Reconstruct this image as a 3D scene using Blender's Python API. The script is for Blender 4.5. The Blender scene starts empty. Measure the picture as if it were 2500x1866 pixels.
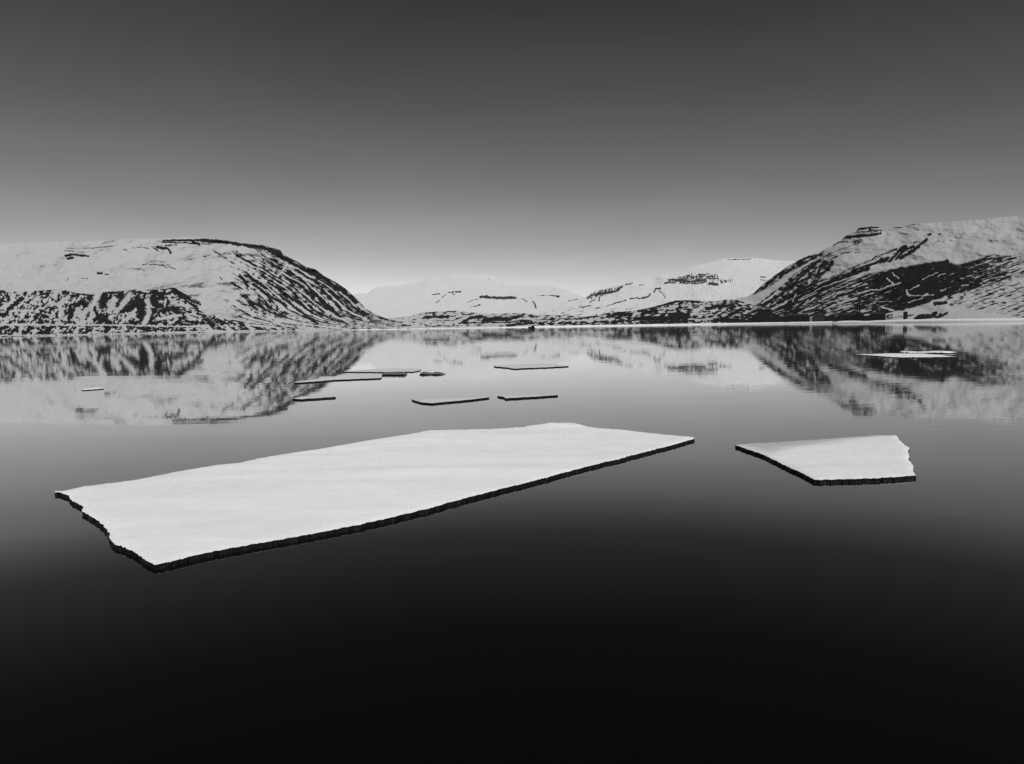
import bpy, math, random
import numpy as np
from mathutils import Vector, Matrix
from mathutils.geometry import delaunay_2d_cdt

S = bpy.context.scene
C = S.collection
rnd = random.Random(7)
# ------------------------------------------------------------------ camera
W0, H0, FPX = 2500.0, 1866.0, 1666.7          # measured photograph frame, focal length in its pixels
CAMH = 4.0
PITCH = math.radians(4.665)
ROLL = math.atan(0.0145)
cp, sp = math.cos(PITCH), math.sin(PITCH)
Fw = np.array([0, cp, -sp]); R0 = np.array([1.0, 0, 0]); U0 = np.array([0, sp, cp])
Rt = R0 * math.cos(ROLL) - U0 * math.sin(ROLL)
Up = U0 * math.cos(ROLL) + R0 * math.sin(ROLL)
cam = bpy.data.cameras.new('camera'); co = bpy.data.objects.new('camera', cam); C.objects.link(co)
cam.sensor_width = 36; cam.lens = 36 * FPX / W0; cam.clip_start = 0.1; cam.clip_end = 80000
co.matrix_world = Matrix(((Rt[0], Up[0], -Fw[0], 0), (Rt[1], Up[1], -Fw[1], 0), (Rt[2], Up[2], -Fw[2], CAMH), (0, 0, 0, 1)))
S.camera = co
# ------------------------------------------------------------------ sky, sun, exposure
SUN_EL, SUN_AZ = 48.0, 158.0                   # degrees; azimuth from the view direction, negative = left
w = bpy.data.worlds.new('World'); S.world = w; w.use_nodes = True
nt = w.node_tree; nt.nodes.clear()
sky = nt.nodes.new('ShaderNodeTexSky'); sky.sky_type = 'NISHITA'; sky.sun_disc = False
sky.sun_elevation = math.radians(SUN_EL); sky.sun_rotation = math.radians(SUN_AZ)
sky.air_density = 1.0; sky.dust_density = 0.4; sky.ozone_density = 1.0; sky.altitude = 0
sep = nt.nodes.new('ShaderNodeSeparateColor')  # black and white film behind a red filter
pw = nt.nodes.new('ShaderNodeMath'); pw.operation = 'POWER'; pw.inputs[1].default_value = 1.4
gain = nt.nodes.new('ShaderNodeMath'); gain.operation = 'MULTIPLY_ADD'; gain.inputs[1].default_value = 0.49; gain.inputs[2].default_value = -0.37; gain.use_clamp = False
toe = nt.nodes.new('ShaderNodeMath'); toe.operation = 'MAXIMUM'; toe.inputs[1].default_value = 0.12
bg = nt.nodes.new('ShaderNodeBackground'); bg.inputs['Strength'].default_value = 0.10
out = nt.nodes.new('ShaderNodeOutputWorld')
L = nt.links.new
L(sky.outputs[0], sep.inputs[0]); L(sep.outputs[0], pw.inputs[0]); L(pw.outputs[0], gain.inputs[0])
tcw = nt.nodes.new('ShaderNodeTexCoord'); mpw = nt.nodes.new('ShaderNodeMapping'); mpw.inputs['Scale'].default_value = (1.0, 1.0, 5.0); mpw.inputs['Rotation'].default_value = (0, 0.06, 0)
veil = nt.nodes.new('ShaderNodeTexNoise'); veil.inputs['Scale'].default_value = 2.2; veil.inputs['Detail'].default_value = 5.0; veil.inputs['Distortion'].default_value = 0.4
vm = nt.nodes.new('ShaderNodeMapRange'); vm.inputs['From Min'].default_value = 0.3; vm.inputs['From Max'].default_value = 0.7; vm.inputs['To Min'].default_value = 0.93; vm.inputs['To Max'].default_value = 1.07
vx = nt.nodes.new('ShaderNodeMath'); vx.operation = 'MULTIPLY'       # thin high veil of cloud
L(tcw.outputs['Generated'], mpw.inputs['Vector']); L(mpw.outputs[0], veil.inputs['Vector']); L(veil.outputs['Fac'], vm.inputs['Value']); L(gain.outputs[0], vx.inputs[0]); L(vm.outputs[0], vx.inputs[1])
L(vx.outputs[0], toe.inputs[0]); L(toe.outputs[0], bg.inputs['Color']); L(bg.outputs[0], out.inputs[0])
sl = bpy.data.lights.new('sun', 'SUN'); sl.energy = 2.5; sl.angle = math.radians(3); sl.color = (1, 1, 1)
so = bpy.data.objects.new('sun', sl); C.objects.link(so)
ce, se_ = math.cos(math.radians(SUN_EL)), math.sin(math.radians(SUN_EL))
sd = Vector((ce * math.sin(math.radians(SUN_AZ)), ce * math.cos(math.radians(SUN_AZ)), se_))
so.rotation_euler = sd.to_track_quat('Z', 'Y').to_euler()
S.view_settings.view_transform = 'Standard'; S.view_settings.look = 'None'
S.view_settings.exposure = 0.0; S.view_settings.gamma = 1.0; S.view_settings.use_curve_mapping = False
S.cycles.max_bounces = 6; S.cycles.use_denoising = False

# ------------------------------------------------------------------ helpers
def ray(x, y):
    x = np.asarray(x, float); y = np.asarray(y, float)
    d = Fw[:, None] + Rt[:, None] * ((x.ravel() - W0 / 2) / FPX) + Up[:, None] * ((H0 / 2 - y.ravel()) / FPX)
    return d.reshape((3,) + x.shape)
def at_r(x, y, r):                              # point on the sight line at horizontal range r
    d = ray(x, y); k = r / np.hypot(d[0], d[1])
    return d[0] * k, d[1] * k, CAMH + d[2] * k
def on_z(x, y, z=0.0):
    d = ray(x, y); k = (z - CAMH) / d[2]
    return d[0] * k, d[1] * k
def pt(x, y, r): return Vector([float(v) for v in at_r(x, y, r)])
def lin(pts, sm=0):
    a = np.array(pts, float)
    if not sm: return lambda x: np.interp(x, a[:, 0], a[:, 1])
    g = np.arange(a[0, 0] - 4 * sm, a[-1, 0] + 4 * sm, 5.0); v = np.interp(g, a[:, 0], a[:, 1])
    k = np.exp(-.5 * (np.arange(-3 * sm, 3 * sm + 1, 5.0) / sm) ** 2); k /= k.sum(); h = len(k) // 2
    v = np.convolve(np.pad(v, h, mode='edge'), k, 'valid'); return lambda x: np.interp(x, g[:len(v)], v)
def hor(x): return 797 - 0.0145 * (np.asarray(x, float) - 1250)

def _h(ix, iy, s):
    n = (ix.astype(np.int64) * 374761393 + iy.astype(np.int64) * 668265263 + s * 982451653) & 0x7fffffff
    n = ((n ^ (n >> 13)) * 1274126177) & 0x7fffffff
    n = n ^ (n >> 16)
    return (n & 0xffff) / 65535.0 * 2 * math.pi
def noise(x, y, s=0):
    x, y = np.broadcast_arrays(np.asarray(x, float), np.asarray(y, float))
    x0 = np.floor(x); y0 = np.floor(y); fx = x - x0; fy = y - y0
    u = fx * fx * fx * (fx * (fx * 6 - 15) + 10); v = fy * fy * fy * (fy * (fy * 6 - 15) + 10)
    def g(dx, dy):
        a = _h(x0 + dx, y0 + dy, s); return np.cos(a) * (fx - dx) + np.sin(a) * (fy - dy)
    return ((g(0, 0) * (1 - u) + g(1, 0) * u) * (1 - v) + (g(0, 1) * (1 - u) + g(1, 1) * u) * v) * 1.4
def fbm(x, y, s=0, o=4, k=0.55):
    t = 0; a = 1.0; n = 0
    for i in range(o):
        t = t + a * noise(x * 2 ** i + 17.3 * i, y * 2 ** i + 5.1 * i, s + i); n += a * a; a *= k
    return t / math.sqrt(n)

def tag(o, label, cat, group=None, kind=None):
    o['label'] = label
    if cat: o['category'] = cat
    if group: o['group'] = group
    if kind: o['kind'] = kind
    return o
def mesh_np(name, verts, faces, mat, parent=None, smooth=True, attrs=None):
    """verts (n,3); faces (m,4) quads or list"""
    me = bpy.data.meshes.new(name)
    if isinstance(faces, np.ndarray):
        k = faces.shape[1]; n = len(faces)
        me.vertices.add(len(verts)); me.vertices.foreach_set('co', np.asarray(verts, np.float32).ravel())
        me.loops.add(n * k); me.loops.foreach_set('vertex_index', faces.astype(np.int32).ravel())
        me.polygons.add(n); me.polygons.foreach_set('loop_start', np.arange(0, n * k, k, dtype=np.int32))
        me.update(calc_edges=True)
    else:
        me.from_pydata([tuple(map(float, v)) for v in verts], [], faces); me.update()
    if smooth: me.polygons.foreach_set('use_smooth', np.ones(len(me.polygons), bool))
    for an, av in (attrs or {}).items():
        a = me.attributes.new(an, 'FLOAT', 'POINT'); a.data.foreach_set('value', np.asarray(av, np.float32).ravel())
    me.materials.append(mat)
    o = bpy.data.objects.new(name, me); C.objects.link(o)
    if parent: o.parent = parent
    return o

# ------------------------------------------------------------------ materials
def mat(name):
    m = bpy.data.materials.new(name); m.use_nodes = True; t = m.node_tree; t.nodes.clear()
    o = t.nodes.new('ShaderNodeOutputMaterial'); return m, t, o
def nd(t, k, **kw):
    n = t.nodes.new('ShaderNode' + k)
    for a, v in kw.items():
        if a.startswith('i_'):
            key = a[2:].replace('_', ' ')
            n.inputs[int(key) if key.isdigit() else key].default_value = v
        else: setattr(n, a, v)
    return n
def gray(v): return (v, v, v, 1)

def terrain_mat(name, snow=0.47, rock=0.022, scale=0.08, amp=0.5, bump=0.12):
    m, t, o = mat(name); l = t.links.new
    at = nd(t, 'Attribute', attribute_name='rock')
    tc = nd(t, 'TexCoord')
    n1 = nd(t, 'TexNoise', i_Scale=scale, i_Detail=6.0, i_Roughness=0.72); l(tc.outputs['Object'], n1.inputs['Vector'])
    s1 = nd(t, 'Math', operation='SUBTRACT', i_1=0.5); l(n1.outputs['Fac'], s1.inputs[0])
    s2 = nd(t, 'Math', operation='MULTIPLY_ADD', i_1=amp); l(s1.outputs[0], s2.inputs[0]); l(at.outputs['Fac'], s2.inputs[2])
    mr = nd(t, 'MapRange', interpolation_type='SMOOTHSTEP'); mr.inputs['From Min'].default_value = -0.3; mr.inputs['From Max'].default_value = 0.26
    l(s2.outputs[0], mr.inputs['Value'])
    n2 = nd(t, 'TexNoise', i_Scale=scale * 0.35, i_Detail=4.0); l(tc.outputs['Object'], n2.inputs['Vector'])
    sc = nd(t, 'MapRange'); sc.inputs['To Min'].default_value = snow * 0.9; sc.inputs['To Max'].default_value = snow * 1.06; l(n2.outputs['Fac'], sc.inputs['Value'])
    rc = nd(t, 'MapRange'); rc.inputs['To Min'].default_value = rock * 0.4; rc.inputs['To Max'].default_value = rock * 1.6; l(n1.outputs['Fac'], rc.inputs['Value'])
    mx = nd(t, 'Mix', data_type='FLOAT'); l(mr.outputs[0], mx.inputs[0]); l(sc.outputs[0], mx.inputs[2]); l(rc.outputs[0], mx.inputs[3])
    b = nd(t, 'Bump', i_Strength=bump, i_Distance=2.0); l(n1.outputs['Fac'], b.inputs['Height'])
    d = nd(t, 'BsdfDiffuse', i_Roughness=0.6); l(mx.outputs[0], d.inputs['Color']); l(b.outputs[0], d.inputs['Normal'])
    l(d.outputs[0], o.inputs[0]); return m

def snow_mat(name, level):
    m, t, o = mat(name); l = t.links.new
    tc = nd(t, 'TexCoord'); at = nd(t, 'Attribute', attribute_name='wet')
    n = nd(t, 'TexNoise', i_Scale=1.3, i_Detail=6.0, i_Roughness=0.6); l(tc.outputs['Object'], n.inputs['Vector'])
    n2 = nd(t, 'TexNoise', i_Scale=35.0, i_Detail=3.0, i_Roughness=0.7); l(tc.outputs['Object'], n2.inputs['Vector'])
    mp = nd(t, 'Mapping'); mp.inputs['Scale'].default_value = (0.16, 0.9, 1); mp.inputs['Rotation'].default_value = (0, 0, 0.12); l(tc.outputs['Object'], mp.inputs['Vector'])
    n3 = nd(t, 'TexNoise', i_Scale=1.0, i_Detail=4.0, i_Roughness=0.55, i_Distortion=0.6); l(mp.outputs[0], n3.inputs['Vector'])
    sc = nd(t, 'MapRange'); sc.inputs['From Min'].default_value = 0.3; sc.inputs['From Max'].default_value = 0.7
    sc.inputs['To Min'].default_value = level * 0.90; sc.inputs['To Max'].default_value = level * 1.06; nm = nd(t, 'Mix', data_type='FLOAT', i_0=0.65); l(n.outputs['Fac'], nm.inputs[2]); l(n3.outputs['Fac'], nm.inputs[3]); l(nm.outputs[0], sc.inputs['Value'])
    wa = nd(t, 'Math', operation='MULTIPLY_ADD', i_1=0.8, i_2=-0.4); l(n3.outputs['Fac'], wa.inputs[0])
    wb = nd(t, 'Math', operation='ADD'); l(wa.outputs[0], wb.inputs[0]); l(at.outputs['Fac'], wb.inputs[1])
    wr = nd(t, 'MapRange', interpolation_type='SMOOTHSTEP'); wr.inputs['From Min'].default_value = 0.3; wr.inputs['From Max'].default_value = 0.7; l(wb.outputs[0], wr.inputs['Value'])
    mx = nd(t, 'Mix', data_type='FLOAT'); l(wr.outputs[0], mx.inputs[0]); l(sc.outputs[0], mx.inputs[2]); mx.inputs[3].default_value = 0.5
    hs = nd(t, 'Math', operation='MULTIPLY_ADD', i_1=0.03); l(n2.outputs['Fac'], hs.inputs[0]); 
    h2 = nd(t, 'Math', operation='MULTIPLY', i_1=0.07); l(n3.outputs['Fac'], h2.inputs[0]); l(h2.outputs[0], hs.inputs[2])
    b = nd(t, 'Bump', i_Strength=0.6, i_Distance=1.0); l(hs.outputs[0], b.inputs['Height'])
    d = nd(t, 'BsdfDiffuse', i_Roughness=0.4); l(mx.outputs[0], d.inputs['Color']); l(b.outputs[0], d.inputs['Normal'])
    l(d.outputs[0], o.inputs[0]); return m

def plain(name, v, rough=0.8, var=0.3, scale=2.0):
    m, t, o = mat(name); l = t.links.new
    tc = nd(t, 'TexCoord'); n = nd(t, 'TexNoise', i_Scale=scale, i_Detail=4.0); l(tc.outputs['Object'], n.inputs['Vector'])
    sc = nd(t, 'MapRange'); sc.inputs['To Min'].default_value = v * (1 - var); sc.inputs['To Max'].default_value = v * (1 + var); l(n.outputs['Fac'], sc.inputs['Value'])
    p = nd(t, 'BsdfPrincipled'); p.inputs['Roughness'].default_value = rough; p.inputs['Specular IOR Level'].default_value = 0.1
    l(sc.outputs[0], p.inputs['Base Color']); l(p.outputs[0], o.inputs[0]); return m

def water_mat():
    m, t, o = mat('calm_water'); l = t.links.new
    g = nd(t, 'NewGeometry')
    def band(scale, rot, sc, det, dist=0.0):
        mp = nd(t, 'Mapping'); mp.inputs['Scale'].default_value = scale; mp.inputs['Rotation'].default_value = (0, 0, rot); l(g.outputs['Position'], mp.inputs['Vector'])
        n = nd(t, 'TexNoise', i_Scale=sc, i_Detail=det, i_Roughness=0.5, i_Distortion=dist); l(mp.outputs[0], n.inputs['Vector']); return n
    r1 = band((0.22, 1.0, 1), 0.03, 1.6, 2.0)            # small ripples lying across the view
    r2 = band((0.12, 1.0, 1), -0.05, 0.30, 2.0)          # longer swell
    pa = band((0.4, 1.0, 1), 0.05, 0.035, 3.0)           # patches where the breeze touches
    pr = nd(t, 'MapRange', interpolation_type='SMOOTHSTEP'); pr.inputs['From Min'].default_value = 0.42; pr.inputs['From Max'].default_value = 0.62
    pr.inputs['To Min'].default_value = 0.25; pr.inputs['To Max'].default_value = 1.0; l(pa.outputs['Fac'], pr.inputs['Value'])
    a = nd(t, 'Math', operation='MULTIPLY', i_1=0.0030); l(r1.outputs['Fac'], a.inputs[0])
    a2 = nd(t, 'Math', operation='MULTIPLY'); l(a.outputs[0], a2.inputs[0]); l(pr.outputs[0], a2.inputs[1])
    b2 = nd(t, 'Math', operation='MULTIPLY_ADD', i_1=0.005); l(r2.outputs['Fac'], b2.inputs[0]); l(a2.outputs[0], b2.inputs[2])
    bp = nd(t, 'Bump', i_Strength=1.0, i_Distance=1.0); l(b2.outputs[0], bp.inputs['Height'])
    lw = nd(t, 'LayerWeight', i_Blend=0.5)
    cr = nd(t, 'ValToRGB'); e = cr.color_ramp
    e.elements[0].position = 0; e.elements[0].color = gray(.02); e.elements[1].position = 1; e.elements[1].color = gray(1)
    for p, v in ((.47, .04), (.593, .075), (.708, .26), (.735, .45), (.767, .74), (.815, .95), (.88, .99)):
        el = e.elements.new(p); el.color = gray(v)
    l(lw.outputs['Facing'], cr.inputs[0])
    gl = nd(t, 'BsdfGlossy', i_Roughness=0.03); gl.inputs['Color'].default_value = gray(0.98); l(bp.outputs[0], gl.inputs['Normal'])
    df = nd(t, 'BsdfDiffuse'); df.inputs['Color'].default_value = gray(0.004)
    mx = nd(t, 'MixShader'); l(cr.outputs[0], mx.inputs[0]); l(df.outputs[0], mx.inputs[1]); l(gl.outputs[0], mx.inputs[2])
    l(mx.outputs[0], o.inputs[0]); return m

M_SNOW = snow_mat('floe_snow', 0.84); M_THIN = snow_mat('thin_wet_snow', 0.60); M_ICE = plain('wet_ice_with_shade', 0.008, 0.5, 0.5, 6.0); M_CHUNK = plain('grey_rough_ice', 0.16, 0.6, 0.7, 9.0)  # edge ice is near black: dark ice with its shade painted in
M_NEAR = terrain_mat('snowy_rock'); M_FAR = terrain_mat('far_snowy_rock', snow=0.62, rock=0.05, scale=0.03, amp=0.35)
M_DARKWALL = plain('dark_wall', 0.018); M_GREYWALL = plain('grey_wall', 0.045); M_LIGHT = plain('white_wall', 0.3); M_ROOF = plain('dark_roof', 0.03)
M_SNOWROOF = plain('snowy_roof', 0.6); M_STACK = plain('sooty_stack', 0.012); M_GLASS = plain('window_dark', 0.05, 0.2); M_HULL = plain('dark_hull', 0.012)
M_CABIN = plain('grey_cabin', 0.06); M_SHORE = terrain_mat('shore_snow', snow=0.8)
# ------------------------------------------------------------------ water
wm = mesh_np('water', [(-20000, -300, 0), (20000, -300, 0), (20000, 30000, 0), (-20000, 30000, 0)], [(0, 1, 2, 3)], water_mat(), smooth=False)
tag(wm, 'calm dark fjord water mirroring the snowy mountains', 'water', kind='structure')

# ------------------------------------------------------------------ rock-and-snow field painter (positive = bare rock)
def cdf(n, dens, gain):
    n = (n - n.mean()) / (n.std() + 1e-9)
    return np.clip((1 / (1 + np.exp(-1.7 * n)) - (1 - dens)) * gain, -1, 1)
class Field:
    def __init__(s, PX, PY, seed=1, wob=2.0, big=1.5):
        s.X = PX + wob * fbm(PX / 13, PY / 9, seed, 3); s.Y = PY + wob * .7 * fbm(PX / 13 + 40, PY / 9, seed + 9, 3)
        s.X = s.X + big * fbm(PX / 45, PY / 30, seed + 31, 3); s.Y = s.Y + big * .6 * fbm(PX / 45 + 9, PY / 30, seed + 33, 3)
        s.F = np.full(PX.shape, -1.0); s.PX = PX; s.PY = PY
        s.nb = .3 * fbm(PX / 22, PY / 14, seed + 80, 2) + .5 * fbm(PX / 7, PY / 4.5, seed + 60, 3) + .45 * fbm(PX / 3.2, PY / 2.4, seed + 70, 2)
    def dist(s, pts, pad):
        a = np.array(pts, float)
        m = (s.X > a[:, 0].min() - pad) & (s.X < a[:, 0].max() + pad) & (s.Y > a[:, 1].min() - pad) & (s.Y < a[:, 1].max() + pad)
        x = s.X[m]; y = s.Y[m]; d = np.full(x.shape, 1e9); 
        for (x0, y0), (x1, y1) in zip(a[:-1], a[1:]):
            dx, dy = x1 - x0, y1 - y0; q = dx * dx + dy * dy + 1e-9
            t = np.clip(((x - x0) * dx + (y - y0) * dy) / q, 0, 1)
            d = np.minimum(d, np.hypot(x - x0 - t * dx, y - y0 - t * dy))
        return m, d
    def rock(s, pts, w, top=1.0):
        m, d = s.dist(pts, w * 2.5 + 2); s.F[m] = np.maximum(s.F[m], np.clip((.85 if w < 2.5 else 1.0) - d / w + (1.3 if w < 2.5 else .75) * s.nb[m], -1, top))
    def snow(s, pts, w):
        m, d = s.dist(pts, w * 2 + 2); s.F[m] = np.minimum(s.F[m], np.clip((d / w - 1) * 1.0 + .9 * s.nb[m], -1, 1))
    def inside(s, poly, feather):
        a = np.array(poly, float); b = np.roll(a, -1, 0)
        x, y = s.X, s.Y; ins = np.zeros(x.shape, bool)
        for (x0, y0), (x1, y1) in zip(a, b):
            if y0 == y1: continue
            c = ((y0 > y) != (y1 > y)) & (x < (x1 - x0) * (y - y0) / (y1 - y0) + x0); ins ^= c
        m, d = s.dist(list(map(tuple, a)) + [tuple(a[0])], feather + 3)
        D = np.full(x.shape, feather); D[m] = np.minimum(d, feather)
        return np.where(ins, D, -D) / feather
    def region(s, poly, n, dens, feather=6, gain=3.2):
        """n ~ unit noise; dens = rock share"""
        f = s.inside(poly, feather); n01 = 0.5 + 0.42 * n
        v = np.clip((n01 - (1 - dens)) * gain, -1, 1)
        s.F = np.where(f > -1, np.maximum(s.F, np.minimum(v, f * 1.5)), s.F)
    def clear(s, poly, feather=4):
        f = s.inside(poly, feather); s.F = np.where(f > -1, np.minimum(s.F, -f), s.F)
    def done(s): return s.F
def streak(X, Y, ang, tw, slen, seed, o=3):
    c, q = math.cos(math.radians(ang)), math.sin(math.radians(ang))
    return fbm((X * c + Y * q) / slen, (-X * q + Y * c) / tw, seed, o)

RELIEF = 0.35
def terrain(name, ridge, r0, r1, x0, x1, paint, material, label, cat, step=1.25, rows=200, gpow=0.85, relief=(), zb=-2.0, jag=0.6, back=0.5):
    """A mountain side rising from range r0(x) at the water to range r1(x) at its ridge, with its own back slope."""
    xs = np.arange(x0, x1 + step, step)
    yr = lin(ridge)(xs) + jag * fbm(xs / 9, xs * 0, 3, 3); ys = lin(ridge, 40)(xs)
    a0 = r0(xs); a1 = r1(xs)
    k = np.sqrt(1 + ((xs - W0 / 2) / FPX) ** 2)
    yb = hor(xs) + FPX * k * ((CAMH - zb) / a0)
    yr = np.minimum(yr, yb - 1.0); ys = np.minimum(ys, yb - 1.0)
    v = np.linspace(0, 1, rows)[:, None]
    PX = np.broadcast_to(xs, (rows, len(xs))).copy(); PY = yb + (ys - yb) * v + (yr - ys) * v ** 12
    Rg = a0 + (a1 - a0) * v ** gpow
    for fn in relief: Rg = Rg * (1 + RELIEF * fn(PX, PY) * np.clip(v * 6, 0, 1))
    X, Y, Z = at_r(PX, PY, Rg)
    F = paint(PX, PY) if paint else np.full(PX.shape, -1.0)
    # back slope
    bx, by, bz, bf = [X], [Y], [Z], [F]
    for kr, kz in ((1 + .08 * back, 0.97), (1 + .4 * back, 0.7), (1 + back, 0.0)):
        s = kr
        bx.append(X[-1:] * s); by.append(Y[-1:] * s); bz.append(Z[-1:] * kz - (5 if kz == 0 else 0)); bf.append(np.full((1, len(xs)), -1.0))
    X, Y, Z, F = (np.concatenate(q, 0) for q in (bx, by, bz, bf))
    n, c = X.shape; idx = np.arange(n * c).reshape(n, c)
    fc = np.stack([idx[:-1, :-1], idx[:-1, 1:], idx[1:, 1:], idx[1:, :-1]], -1).reshape(-1, 4)
    o = mesh_np(name, np.stack([X, Y, Z], -1).reshape(-1, 3), fc, material, attrs={'rock': F})
    return tag(o, label, cat, kind='structure')

SHORE = lin([(-400, 1050), (160, 1170), (500, 1800), (1000, 2000), (1310, 2080), (1760, 2300), (2000, 1800), (2305, 1390), (3000, 1200)], 110)
BACKSHORE = lambda x: SHORE(x) * 1.03 + 20

# ---- far mountain in the middle
def p_far(PX, PY):
    f = Field(PX, PY, 11, 1.5)
    for p, w in (([(1175, 725), (1200, 727), (1258, 727)], 3.2), ([(1172, 726), (1190, 723)], 2.5), ([(1095, 714), (1125, 712)], 1.6), ([(1055, 719), (1072, 718)], 1.4), ([(1078, 727), (1090, 719)], 1.4),
                 ([(1300, 736), (1306, 744), (1309, 753)], 2.0), ([(1064, 740), (1074, 733)], 1.0), ([(1140, 739), (1165, 731)], 1.0), ([(1150, 750), (1172, 745)], 1.2), ([(1192, 682), (1197, 683)], 1.0),
                 ([(1270, 727), (1285, 737)], 1.0), ([(1105, 717), (1112, 719)], 1.2), ([(1348, 722), (1364, 724)], 2.2), ([(1345, 722), (1310, 722)], .8)):
        f.rock(p, w)
    f.region([(1160, 722), (1260, 722), (1290, 735), (1160, 733)], streak(PX, PY, 75, 4, 12, 5), 0.22, 4)
    f.region([(1040, 714), (1130, 708), (1110, 730), (1060, 745)], fbm(PX / 8, PY / 5, 6), 0.14, 6)
    f.region([(1130, 735), (1200, 728), (1230, 760), (1140, 756)], streak(PX, PY, -20, 3, 20, 8), 0.12, 6)
    f.region([(880, 748), (1000, 770), (1050, 772), (1000, 785), (900, 775)], streak(PX, PY, 14, 3, 25, 9), 0.14, 6)
    return f.done()
terrain('far_mountain', [(700, 745), (850, 722), (868, 718), (886, 715), (893, 718.5), (915, 703.6), (940, 699), (967, 698), (997, 692), (1026, 690), (1044, 682), (1067, 676), (1098, 671.5), (1128, 667), (1150, 666.3), (1189, 668.6), (1211, 677.6), (1234, 690), (1247, 695.7), (1268, 699), (1313, 698.6), (1335, 698), (1367, 704), (1384, 709), (1407, 719), (1440, 730), (1600, 745)],
        lin([(700, 4200), (1600, 4200)], 80), lin([(700, 5500), (900, 6500), (1150, 7200), (1600, 6000)], 80), 700, 1600, p_far, M_FAR,
        'smooth snow covered mountain far away at the head of the fjord', 'mountain', rows=110,
        relief=(lambda x, y: .035 * fbm(x / 90, y / 40, 21), lambda x, y: .0025 * fbm(x / 14, y / 16, 22)))
# ---- far plateau on the right, almost lost against the sky
def p_plat(PX, PY):
    f = Field(PX, PY, 12, .6)
    f.rock([(1775, 634.5), (1832, 632.5)], 1.3); f.rock([(1856, 676), (1870, 677)], 1.3); f.rock([(1857, 683), (1876, 686)], 1.0); f.rock([(1897, 654), (1902, 654)], .8)
    f.region([(1850, 672), (1885, 680), (1870, 692), (1850, 688)], fbm(PX / 6, PY / 4, 3), 0.2, 4)
    return f.done()
terrain('far_plateau', [(1560, 700), (1640, 668), (1700, 648), (1750, 636), (1770, 631), (1835, 629.5), (1870, 633), (1900, 636), (1960, 638), (2050, 640), (2200, 640)],
        lin([(1560, 4600), (2200, 4200)], 80), lin([(1560, 6000), (2200, 7200)], 80), 1560, 2200, p_plat, M_FAR, 'faint snowy plateau mountain with a thin dark cliff line near its top', 'mountain', rows=90,
        relief=(lambda x, y: .010 * fbm(x / 90, y / 40, 31), lambda x, y: .002 * fbm(x / 14, y / 16, 32)))
# ---- middle mountain right of the valley
def p_mid(PX, PY):
    f = Field(PX, PY, 13, 1.2)
    cl = streak(PX, PY, 78, 3.2, 9, 41)
    f.region([(1622, 690), (1650, 683), (1680, 668), (1720, 666), (1755, 672), (1752, 682), (1790, 683), (1788, 688), (1752, 697), (1700, 694), (1640, 694)], cl, 0.42, 4)
    for p, w in (([(1656, 677), (1745, 676)], 1.6), ([(1640, 682), (1755, 680)], 1.4), ([(1632, 684), (1690, 687), (1720, 684)], 2.5), ([(1624, 692), (1650, 689)], 2.2), ([(1660, 690), (1700, 693)], 2.0), ([(1732, 693), (1750, 695)], 3.0),
                 ([(1676, 673), (1684, 673)], 1.6), ([(1706, 671), (1720, 673)], 1.6), ([(1713, 690), (1718, 688)], 2.4)): f.rock(p, w)
    f.region([(1430, 728), (1450, 712), (1500, 702), (1522, 699), (1505, 712), (1465, 724), (1440, 732)], streak(PX, PY, -62, 4, 12, 43), 0.5, 3)
    for p, w in (([(1435, 727), (1448, 720)], 2.2), ([(1455, 720), (1466, 716)], 3.5), ([(1470, 717), (1506, 710), (1518, 700)], 3.0), ([(1462, 735), (1464, 725)], 2.0), ([(1388, 735), (1410, 731)], 1.6),
                 ([(1484, 747), (1500, 741), (1515, 737), (1528, 734)], 1.6), ([(1540, 730), (1556, 727)], 2.0), ([(1560, 729), (1578, 726), (1588, 719)], 2.0), ([(1598, 713), (1601, 705), (1612, 704)], 2.2), ([(1606, 706), (1618, 716), (1624, 728)], 1.3),
                 ([(1414, 752), (1440, 747)], 1.4), ([(1528, 695), (1545, 691)], 1.3), ([(1560, 696), (1570, 697)], 1.0), ([(1440, 738), (1452, 732)], 1.4)): f.rock(p, w)
    f.region([(1460, 745), (1560, 722), (1600, 728), (1540, 755), (1470, 755)], streak(PX, PY, -22, 4, 18, 44), 0.14, 8)
    f.region([(1300, 768), (1380, 752), (1440, 742), (1500, 748), (1550, 752), (1500, 775), (1300, 785)], streak(PX, PY, -12, 3, 20, 45), 0.3, 8)
    f.region([(1725, 712), (1760, 712), (1770, 730), (1730, 728)], fbm(PX / 7, PY / 5, 46), 0.2, 6)
    return f.done()
terrain('middle_mountain', [(1290, 775), (1340, 756), (1384, 735), (1414, 729), (1432, 724), (1454, 709), (1484, 700.6), (1519, 695.7), (1536, 688), (1561, 682), (1598, 678), (1616, 671), (1655, 669.6), (1678, 666), (1710, 666), (1747, 668), (1790, 676), (1850, 690), (1950, 700), (2100, 720)],
        lin([(1290, 2900), (2100, 3300)], 80), lin([(1290, 3300), (1450, 3900), (1650, 4300), (2100, 4400)], 80), 1290, 2100, p_mid, M_FAR, 'snowy mountain with dark stepped cliff bands across its summit', 'mountain', rows=130,
        relief=(lambda x, y: .03 * fbm(x / 60, y / 30, 51), lambda x, y: .003 * fbm(x / 12, y / 14, 52)))
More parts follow.
